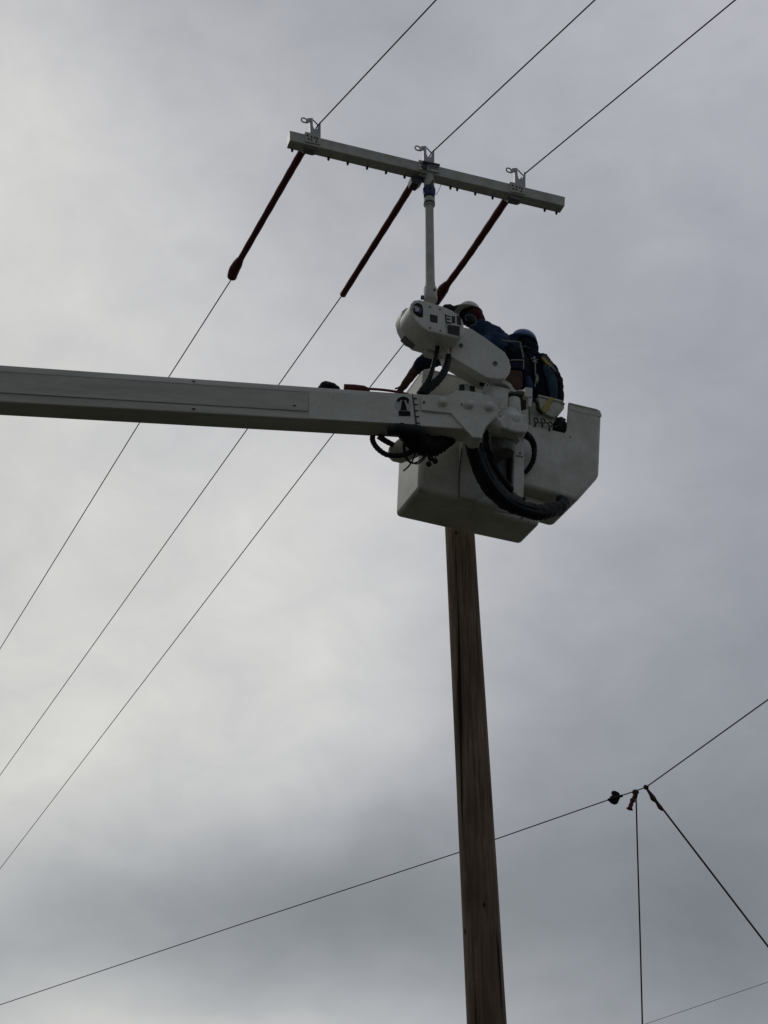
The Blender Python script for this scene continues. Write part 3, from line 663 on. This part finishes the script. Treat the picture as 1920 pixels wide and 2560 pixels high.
def cover(pts, rs, lab, bell):
    bm = BM(); P, R = spline(pts, rs, 8)
    R = [q * (1 + .04 * math.sin(i * 1.9)) for i, q in enumerate(R)]
    tube(bm, P, R, 14); b0 = root('line_cover', pts[0], lab, 'line cover', 'red rubber covers on the conductors')
    o = obj('cover_tube', bm, M['red'], b0, smooth=True)
    if bell:
        bm = BM(); P, R = spline([Vector(p) for p in bell[0]], bell[1], 4); tube(bm, P, R, 14); obj('cover_bell', bm, M['red'], b0, smooth=True)
zz = Z1; G = lambda x, y: far(x, y, zz)
pm = 1 / pxm(G(700, 500))
cover([G(758, 374), G(720, 440), G(660, 545), G(600, 650)], [9.5 * pm, 9 * pm, 8.5 * pm, 8.5 * pm], 'dark red line cover on the left conductor, ending in a flared bell', ([G(602, 646), G(594, 660), G(585, 676), G(580, 692)], [8 * pm, 13 * pm, 14.5 * pm, 13 * pm]))
zz = Z2; pm = 1 / pxm(G(950, 600))
cover([G(1040, 445), G(985, 534), G(920, 637), G(857, 737)], [9 * pm, 8.5 * pm, 8 * pm, 8.2 * pm], 'dark red line cover on the middle conductor, with a plain square end', None)
zz = Z3; pm = 1 / pxm(G(1180, 620))
cover([G(1268, 496), G(1215, 575), G(1165, 648), G(1118, 712)], [9.5 * pm, 9 * pm, 8.5 * pm, 8.5 * pm], 'dark red line cover on the right conductor, dropping behind the mast foot', ([G(1120, 708), G(1109, 722), G(1100, 736), G(1088, 756)], [8 * pm, 14 * pm, 14 * pm, 12 * pm]))

# ---------------------------------------------------------------- service wire, ropes
ZS = at_y(1615, 1968, 16.5).z
def s(px, py, z=None): return at_z(px, py, ZS if z is None else z)
J = s(1615, 1968)
right = J + (s(1920, 1749) - J).normalized() * 40
left0 = s(0, 2512); left = left0 + (left0 - s(600, 2310)).normalized() * 40
SW = wire('overhead_wire', [right, s(1920, 1749), J, s(1575, 1982), s(1537, 1994), s(1242, 2097), s(1150, 2130), s(600, 2311), left0, left], .0072, 'slack dark overhead wire kinked at the rope tie, crossing behind the wooden pole', 'overhead wire')
fp = lambda x, y: at_z(x, y, 7.6)
wire('overhead_wire', [fp(1000, 2760), fp(1620, 2558), fp(1920, 2455), fp(2400, 2290)], .0045, 'thin faint distant wire crossing the lower right corner of the sky', 'overhead wire')
RY = J.y
def r_(x, y): return at_y(x, y, RY)
p = r_(1590, 1984)
b2 = r_(1606, 2560); dd = (b2 - p); gnd = p + dd * ((p.z - .05) / -dd.z)
RR = root('hand_line', gnd, 'dark rope hanging almost straight down from the overhead wire, with a red tail', 'rope')
bm = BM(); tube(bm, [p, r_(1593, 2100), r_(1600, 2330), b2, gnd], .0085, 8); obj('rope', bm, M['rope'], RR, smooth=True)
bm = BM(); tube(bm, [r_(1581, 1979), r_(1589, 1981), r_(1596, 1979)], [.02, .035, .02], 10); tube(bm, [r_(1589, 1978), r_(1588, 1995)], [.035, .02], 10); obj('knot', bm, M['redsleeve'], RR, smooth=True)
bm = BM(); P, R = spline([r_(1587, 1990), r_(1582, 2000), r_(1578, 2010), r_(1574, 2023)], [.018, .030, .022, .034], 4); R = [q * (1 + .18 * math.sin(i * 1.7)) for i, q in enumerate(R)]; tube(bm, P, R, 10); obj('tail', bm, M['red'], RR, smooth=True)
# diagonal guy rope, tied at the kink
Je = r_(1920, 2366); dd = Je - J; gnd = J + dd * ((J.z - .05) / -dd.z)
GR = root('guy_rope', gnd, 'dark rope pulled taut down to the right from the kink in the overhead wire', 'rope')
bm = BM(); tube(bm, [J, r_(1655, 2020), Je, gnd], .011, 8); obj('rope', bm, M['rope'], GR, smooth=True)
def bead(name, x, y, rx, parent, m='rubber'):
    bm = BM(); c_ = r_(x, y); ellipsoid(bm, c_, [BU * rx, BV * rx, BW * rx * .95], 12, 8)
    for v in bm.verts: v.co += (v.co - c_) * .25 * mnoise.noise(v.co * 25)
    return obj(name, bm, m if not isinstance(m, str) else M[m], parent, smooth=True)
bead('shackle', 1615, 1968, .032, GR, 'dark'); 
bm = BM(); P, R = spline([r_(1618, 1974), r_(1627, 1986), r_(1633, 1996), r_(1641, 2005), r_(1650, 2018), r_(1658, 2026)], [.012, .022, .032, .016, .026, .012], 4); tube(bm, P, R, 10); obj('splice', bm, M['rope'], GR, smooth=True)
# clamp lump on the wire
cl = root('wire_clamp', r_(1537, 1992), 'small black heart-shaped clamp gripping the overhead wire left of the ropes', 'wire clamp')
bm = BM(); prism(bm, [r_(x, y) for x, y in [(1528.6, 1976.7), (1538, 1975.5), (1549, 1981), (1551, 1993), (1546, 2005), (1538, 2008), (1528.6, 2004), (1523, 1998), (1525, 1990), (1532, 1987)]], Vector((0, .07, 0))); obj('clamp_body', bm, M['rubber'], cl, bevel=.012)
bm = BM(); tube(bm, [r_(1520, 2000), r_(1556, 1989)], .016, 8); obj('clamp_jaw', bm, M['rubber'], cl, smooth=True)

# ---------------------------------------------------------------- people
def skin(name, verts, edges, m, parent, sub=2):
    me = bpy.data.meshes.new(name)
    loc = wloc(parent)
    me.from_pydata([Vector(v[0]) - loc for v in verts], edges, [])
    o = bpy.data.objects.new(name, me); COL.objects.link(o); o.parent = parent
    md = o.modifiers.new('skin', 'SKIN'); md.use_smooth_shade = True
    sv = me.skin_vertices[0].data
    for i, v in enumerate(verts):
        r = v[1]; sv[i].radius = (r, r) if not isinstance(r, tuple) else r
        sv[i].use_root = (i == 0)
    sb = o.modifiers.new('subdivision', 'SUBSURF'); sb.levels = sub; sb.render_levels = sub
    me.materials.append(m); return o
def chain_skin(name, chains, m, parent, sub=2):
    """chains: lists of (key, point, radius); a key that came before joins the chains"""
    verts, edges, ix = [], [], {}
    for ch in chains:
        prev = None
        for key, p, r in ch:
            if key is not None and key in ix: i = ix[key]
            else:
                i = len(verts); verts.append((p, r))
                if key is not None: ix[key] = i
            if prev is not None: edges.append((prev, i))
            prev = i
    return skin(name, verts, edges, m, parent, sub)
def hand(wrist, hdir, side, r=.009):
    """four unequal bent fingers and a thumb, leaving the palm"""
    h = hdir.normalized(); s_ = (side - h * side.dot(h)).normalized(); nrm_ = h.cross(s_)
    palm = wrist + h * .055; out_ = [[('w', wrist, .026), ('p', palm, (.034))]]
    for k_, (o_, l) in enumerate(((-.030, .070), (-.010, .080), (.010, .075), (.029, .060))):
        b0 = palm + h * .035 + s_ * o_
        out_.append([('p', palm, .034), (None, b0, r), (None, b0 + h * l * .45 + nrm_ * .012, r * .95), (None, b0 + h * l * .75 + nrm_ * .035, r * .85)])
    out_.append([('p', palm, .034), (None, palm - s_ * .038 + h * .0, r * 1.15), (None, palm - s_ * .062 + h * .03 + nrm_ * .01, r)])
    return out_
def person(loc, lab, J, cloth_u, cloth_v, helm, helm_dir):
    P_ = root('person', loc, lab, 'person')
    hd = J['head']; nk = J['neck']; up = (hd - nk).normalized(); fw = helm_dir.normalized(); fw = (fw - up * fw.dot(up)).normalized(); sd_ = up.cross(fw)
    # body: one continuous skin-toned figure with head, arms and legs
    body = [[('pel', J['pelvis'], .09), ('wst', J['waist'], .085), ('ch', J['chest'], .095), ('nb', J['nbase'], .06), ('nk', nk, .052), ('jaw', hd - up * .06 + fw * .025, .062), ('hd', hd, .088), ('cr', hd + up * .065, .07)],
            [('jaw', None, 0), (None, hd - up * .015 + fw * .095, .012)]]
    for q in (-1, 1): body.append([('hd', hd, .088), (None, hd + sd_ * q * .092 - up * .01, .014)])
    for sde in ('l', 'r'):
        body.append([('nb', None, 0), (sde + 'sh', J[sde + 'sh'], .048), (sde + 'el', J[sde + 'el'], .040), (sde + 'wr', J[sde + 'wr'], .028)])
        body.append([('pel', None, 0), (sde + 'hp', J[sde + 'kn'].lerp(J['pelvis'], .75), .085), (sde + 'kn', J[sde + 'kn'], .055), (sde + 'an', J[sde + 'ft'], .038), (sde + 'to', J[sde + 'ft'] - BU * .16 - BW * .03, .035)])
    B = chain_skin('body', body, M['skin'], P_)
    # face: eyes and mouth
    for q in (-1, 1):
        bm = BM(); ellipsoid(bm, hd + fw * .083 + sd_ * q * .032 + up * .004, [fw * .009, sd_ * .014, up * .008], 10, 8); obj('eye', bm, M['pale'], P_, smooth=True)
    bm = BM(); ellipsoid(bm, hd + fw * .083 - up * .055, [fw * .010, sd_ * .024, up * .006], 10, 8); obj('mouth', bm, M['redsleeve'], P_, smooth=True)
    return P_, (hd, up, fw, sd_)
def helmet(P_, fr_, m, brim=.05, band='helmet', rr=.125):
    hd, up, fw, sd_ = fr_
    c_ = hd + up * .035
    bm = BM(); ellipsoid(bm, c_, [fw * rr * 1.14, sd_ * rr, up * rr * 1.02], 28, 12, 0, .5)
    # ridge
    h = obj('helmet', bm, m, P_, smooth=True)
    bm = BM(); n_ = 28; a_, b_2 = [], []
    for k_ in range(n_):
        t = 2 * math.pi * k_ / n_; e2 = brim * (1.0 if math.cos(t) > .2 else .6)
        d_ = fw * math.cos(t) * (rr * 1.14) + sd_ * math.sin(t) * rr
        a_.append(c_ + d_ * .97 - up * .002); b_2.append(c_ + d_ * (1 + e2 / rr * max(.3, math.cos(t))) - up * (.012 + .012 * abs(math.cos(t))))
    va = [[bm.verts.new(p + up * o_) for p in a_] for o_ in (0, -.006)]; vb = [[bm.verts.new(p + up * o_) for p in b_2] for o_ in (0, -.006)]
    for k_ in range(n_):
        j = (k_ + 1) % n_
        bm.faces.new((va[0][k_], va[0][j], vb[0][j], vb[0][k_])); bm.faces.new((vb[0][k_], vb[0][j], vb[1][j], vb[1][k_])); bm.faces.new((vb[1][k_], vb[1][j], va[1][j], va[1][k_]))
    obj('brim', bm, m, h, smooth=True)
    return h

# worker in the white helmet, leaning over to the left
J1 = dict(head=W(1174, 786, .22), neck=W(1192, 812, .22), nbase=W(1206, 828, .22), chest=W(1232, 856, .22), waist=W(1266, 893, .24), pelvis=W(1286, 940, .26),
          lsh=W(1200, 850, .32), lel=W(1075, 898, .42), lwr=W(1018, 946, .56), rsh=W(1226, 850, .16), rel=W(1160, 888, .02), rwr=W(1120, 860, .08),
          lkn=W(1262, 1060, .36), lft=W(1262, 1165, .40), rkn=W(1290, 1060, .16), rft=W(1300, 1165, .18))
p1, f1 = person(J1['pelvis'] - BW * .85, 'person in a white hard hat and blue shirt leaning left behind the jib', J1, None, None, None, (W(1100, 800, .22) - W(1174, 786, .22)))
cloth('shirt', [[(W(1192, 812, .22), .080), (W(1206, 826, .22), .110), (W(1226, 843, .22), .138), (W(1246, 866, .22), .150), (W(1266, 888, .22), .145)],
                [(W(1204, 840, .30), .085), (W(1170, 868, .36), .075), (W(1130, 882, .40), .072), (W(1095, 890, .42), .078), (W(1072, 900, .44), .076), (W(1050, 915, .48), .060)],
                [(W(1224, 850, .20), .085), (W(1200, 868, .10), .066), (W(1160, 888, .02), .062), (W(1125, 864, .06), .048)]], M['denim'], p1)
cloth('vest', [[(W(1246, 858, .20), .125), (W(1262, 874, .20), .135), (W(1281, 901, .2), .148), (W(1291, 920, .22), .155), (W(1293, 950, .22), .150)]], M['navy'], p1)
cloth('trousers', [[(W(1290, 940, .24), .150), (J1['lkn'].lerp(J1['pelvis'], .7), .10), (J1['lkn'], .075), (J1['lft'], .07)], [(J1['pelvis'], .13), (J1['rkn'].lerp(J1['pelvis'], .7), .10), (J1['rkn'], .075), (J1['rft'], .07)]], M['navy'], p1)
cloth('jacket_sleeve', [[(W(1125, 888, .36), .075), (W(1088, 895, .38), .088), (W(1062, 904, .42), .080), (W(1045, 920, .48), .056)]], M['navy'], p1, .009)
hl = W(1020, 945, .56); hdr = (W(998, 976, .62) - hl)
cloth('rubber_sleeve', [[(W(1048, 910, .46), .050), (W(1034, 931, .52), .046), (W(1018, 953, .57), .041), (W(1009, 967, .60), .034)]], M['redsleeve'], p1, .007, .02)
chain_skin('glove', hand(W(1010, 965, .60), hdr, BU), M['redsleeve'], p1, 1)
chain_skin('glove', hand(J1['rwr'], -BU, BV), M['leather'], p1, 1).name = 'glove'
up_ = (BW - BU * .12).normalized(); fw_ = -BU - BV * .1; fw_ = (fw_ - up_ * fw_.dot(up_)).normalized(); f1 = (f1[0], up_, fw_, up_.cross(fw_))
h1 = helmet(p1, f1, M['helmw'], .10, rr=.104)
# knitted hood, ear defenders and visor strap
hd, up, fw, sd_ = f1
bm = BM(); ellipsoid(bm, hd - fw * .025 - up * .02, [fw * .108, sd_ * .112, up * .12], 20, 14); 
for v in bm.verts:
    if (v.co - hd).dot(fw) > .055: v.co -= fw * ((v.co - hd).dot(fw) - .055)
obj('hood', bm, M['hair'], p1, smooth=True)
cloth('hood_drape', [[(hd - fw * .07 + up * .015, .070), (hd - fw * .095 - up * .05, .068), (J1['neck'] - fw * .035, .072)]], M['hair'], p1, .008, .02)
bm = BM(); lathe(bm, W(1176, 800, .10), [(0, .055), (.03, .052), (.04, .03)], -BV, 22); em = obj('ear_defender', bm, M['rubber'], p1, smooth=True)
bm = BM(); ring = [W(1176, 800, .068) + BU * math.cos(t) * .062 + BW * math.sin(t) * .060 for t in [rad(-80 + i * 15) for i in range(17)]]
tube(bm, ring, .005, 8); obj('ear_band', bm, M['grey'], em, smooth=True)
bm = BM(); prism(bm, [W(x, y, .10) for x, y in [(1107, 764), (1112, 760), (1127, 759), (1132, 763), (1146, 764), (1140, 771), (1126, 771), (1112, 768)]], BV * .2); obj('dark_brim', bm, M['rubber'], h1, bevel=.008)  # dark front of the helmet brim, drawn as a separate black piece
bm = BM(); ellipsoid(bm, hd + fw * .035 - up * .035, [fw * .078, sd_ * .086, up * .095], 18, 12); obj('face_cover', bm, M['rubber'], p1, smooth=True)
# harness
def strap(P_, name, l, v, m, r=.006, fl=None):
    bm = BM(); tube(bm, [W(x, y, v) for x, y in l], r, 8, smooth_path=3); return obj(name, bm, m, P_, smooth=True)
strap(p1, 'harness_strap', [(1254, 850), (1272, 853), (1290, 854), (1303, 857)], .02, M['cord'])
strap(p1, 'harness_strap', [(1301, 858), (1304, 872), (1309, 897)], .02, M['cord'])
strap(p1, 'harness_strap', [(1276, 901), (1292, 900), (1311, 901)], .02, M['cord'])
strap(p1, 'harness_strap', [(1309, 903), (1309, 914), (1308, 924)], .02, M['cord'], .005)
bm = BM(); prism(bm, WP([(1262, 922), (1307, 925), (1308, 960), (1300, 985), (1284, 982), (1262, 962)], .02), BV * .12); obj('tool_pouch', bm, M['leather'], p1, bevel=.02, seg=4)
bm = BM(); prism(bm, WP([(1276, 905), (1308, 907), (1308, 922), (1274, 920)], .015), BV * .12); obj('belt_pocket', bm, M['navy'], p1, bevel=.01)

# worker in the blue helmet
J2 = dict(head=W(1311, 860, .26), neck=W(1322, 882, .26), nbase=W(1330, 893, .26), chest=W(1340, 925, .26), waist=W(1346, 965, .26), pelvis=W(1348, 1000, .26),
          lsh=W(1312, 905, .40), lel=W(1290, 950, .42), lwr=W(1262, 985, .40), rsh=W(1366, 912, .16), rel=W(1389, 970, .14), rwr=W(1380, 1028, .10),
          lkn=W(1345, 1100, .38), lft=W(1345, 1190, .40), rkn=W(1372, 1100, .18), rft=W(1372, 1190, .20))
p2, f2 = person(J2['pelvis'] - BW * .85, 'person in a blue hard hat and dark jacket, right of the other worker', J2, None, None, None, (W(1255, 875, .3) - W(1311, 860, .26)))
cloth('jacket', [[(W(1318, 879, .26), .070), (W(1324, 890, .26), .100), (J2['chest'], .155), (J2['waist'], .160), (J2['pelvis'], .155)],
                 [(W(1352, 906, .18), .09), (W(1368, 922, .16), .088), (W(1384, 950, .14), .084), (W(1391, 980, .14), .070), (W(1392, 1010, .12), .055), (W(1390, 1024, .1), .045)],
                 [(W(1316, 905, .36), .09), (J2['lel'], .075), (J2['lwr'], .045)]], M['navy'], p2)
cloth('trousers', [[(J2['pelvis'], .145), (J2['lkn'].lerp(J2['pelvis'], .7), .10), (J2['lkn'], .075), (J2['lft'], .07)], [(J2['pelvis'], .14), (J2['rkn'].lerp(J2['pelvis'], .7), .10), (J2['rkn'], .075), (J2['rft'], .07)]], M['navy'], p2)
cloth('sleeve_panel', [[(W(1364, 918, .07), .030), (W(1377, 945, .05), .050), (W(1383, 975, .05), .046), (W(1386, 1005, .05), .028)]], M['teal'], p2, .008, .02)
cloth('side_pocket', [[(W(1320, 948, .10), .035), (W(1324, 970, .10), .04)]], M['denim'], p2, .008, .02)
chain_skin('glove', hand(W(1388, 1022, .1), W(1376, 1048, .06) - W(1388, 1022, .1), BV), M['leather'], p2, 1)
chain_skin('glove', hand(J2['lwr'], -BU - BW * .4, BV), M['leather'], p2, 1)
up_ = (BW + BU * .10).normalized(); fw_ = -BU + BV * .1; fw_ = (fw_ - up_ * fw_.dot(up_)).normalized(); f2 = (f2[0] - BU * .012, up_, fw_, up_.cross(fw_))
h2_ = helmet(p2, f2, M['helmb'], .05, rr=.122)
hd, up, fw, sd_ = f2
cloth('neck_cape', [[(hd - fw * .06 + up * .02, .080), (hd - fw * .085 - up * .03, .080), (hd - fw * .06 - up * .085, .070)]], M['navy'], p2, .008, .02)
bm = BM(); ellipsoid(bm, hd - fw * .01 - up * .02, [fw * .104, sd_ * .108, up * .12], 18, 12)
for v in bm.verts:
    if (v.co - hd).dot(fw) > .06: v.co -= fw * ((v.co - hd).dot(fw) - .06)
obj('hood', bm, M['navy'], p2, smooth=True)
strap(p2, 'collar_band', [(1303, 868), (1313, 867), (1325, 872)], .12, M['teal'], .012)
strap(p2, 'lanyard', [(1338, 903), (1338, 918), (1339, 935), (1341, 944), (1337, 968)], .085, M['cord'], .007)
strap(p2, 'lanyard', [(1340, 938), (1343, 945), (1341, 958)], .080, M['cord'], .016)
bm = BM()
for t in range(5):
    a_ = rad(t * 72 + 20); c_ = W(1337, 900, .085); tube(bm, [c_, c_ + BU * math.cos(a_) * .045 + BW * math.sin(a_) * .04], .007, 6)
obj('buckle', bm, M['galv'], p2, smooth=True)
bm = BM(); prism(bm, WP([(1352, 891), (1367, 883), (1372, 893), (1390, 924), (1380, 922), (1366, 908)], .05), BV * .10); yb = obj('shoulder_bag', bm, M['dark'], p2, bevel=.006)
bm = BM(); prism(bm, WP([(1354, 893), (1361, 893), (1374, 908), (1378, 918), (1366, 908)], .035), BV * .016); obj('yellow_flash', bm, M['yellow'], yb)
bm = BM(); prism(bm, WP([(1373, 900), (1389, 924), (1392, 932), (1376, 915)], .04), BV * .016); obj('grey_flap', bm, M['grey'], yb)
strap(p2, 'harness_strap', [(1318, 884), (1330, 896), (1336, 900), (1348, 892)], .09, M['navy'], .012)
# the broad outer sleeve edge
cloth('sleeve_back', [[(W(1372, 915, .22), .05), (W(1391, 945, .22), .052), (W(1397, 975, .22), .046), (W(1398, 1004, .22), .034)]], M['navy'], p2, .008, .02)

# ---------------------------------------------------------------- tools in the bucket's side opening
TR = root('tool_tray', W(1370, 1050, .05), 'cream plastic tool tray with a yellow strap hung beside the blue-helmeted worker', 'tool tray')
bm = BM(); prism(bm, WP([(1346, 989), (1404, 1004), (1412, 1014), (1411, 1021), (1398, 1037), (1385, 1044), (1366, 1036), (1350, 1022)], .02), BV * .22)
TB = obj('tray_body', bm, M['tray'], TR, bevel=.012, seg=3)
bm = BM(); tube(bm, WP([(1346, 989.5), (1370, 995.5), (1404, 1004), (1411, 1012)], .015), .012, 8); obj('tray_rim', bm, M['white'], TB, smooth=True)
bm = BM(); prism(bm, WP([(1325, 1010), (1340, 1012), (1352, 1030), (1366, 1036), (1397, 1042), (1395, 1052), (1384, 1058), (1380, 1085), (1326, 1075)], .06), BV * .05)
obj('tray_apron', bm, M['tray'], TR, bevel=.008)
bm = BM(); prism(bm, WP([(1372, 998), (1378, 991), (1386, 995), (1384, 1001), (1377, 1006), (1370, 1020), (1362, 1031), (1353, 1028), (1360, 1012), (1369, 1003)], .0), BV * .015); obj('strap', bm, M['yellow'], TR, bevel=.004)
bm = BM(); P, R = spline([W(1334, 998, .02), W(1343, 1008, .0), (W(1346, 1024, .0)), W(1356, 1034, .0)], [.014, .018, .02, .016], 4); tube(bm, P, R, 8); obj('strap_end', bm, M['rubber'], TR, smooth=True)
BG = root('tool_bag', W(1400, 1080, .05), 'black mesh tool bag filling the corner of the bucket opening', 'tool bag')
bm = BM(); ellipsoid(bm, W(1401, 1068, .10), [BU * .085, BV * .07, BW * .105], 20, 14)
for v in bm.verts: v.co += (v.co - W(1401, 1068, .1)) * .30 * mnoise.noise(v.co * 16)
obj('bag_body', bm, M['rubber'], BG, smooth=True)
bm = BM(); tube(bm, WP([(1386, 1060), (1392, 1048), (1404, 1046), (1414, 1050)], .06), .010, 8, smooth_path=3); obj('bag_handle', bm, M['rubber'], BG, smooth=True)
def hook_thing(x, y, lab):
    t = root('snap_hook', W(x, y + 10, -.01), lab, 'snap hook', 'snap hooks along the bucket opening')
    bm = BM(); ring = [W(x, y, -.01) + BU * math.cos(a_) * .022 + BW * math.sin(a_) * .026 for a_ in [2 * math.pi * i / 14 for i in range(15)]]
    tube(bm, ring, .008, 8, cap=False); obj('gate_ring', bm, M['dark'], t, smooth=True)
    bm = BM(); tube(bm, [W(x - 2, y + 4, -.01), W(x - 2.5, y + 15, -.01)], [.010, .009], 8); tube(bm, [W(x + 3, y + 3, -.01), W(x + 12, y + 7, -.01), W(x + 15, y + 4, -.01)], .006, 8); obj('shank', bm, M['dark'], t, smooth=True)
hook_thing(1340, 1051, 'black snap hook on the opening edge, nearest the white post')
hook_thing(1358, 1052, 'black snap hook on the opening edge, second from the white post')
hook_thing(1376, 1061, 'black snap hook on the opening edge, beside the black mesh bag')
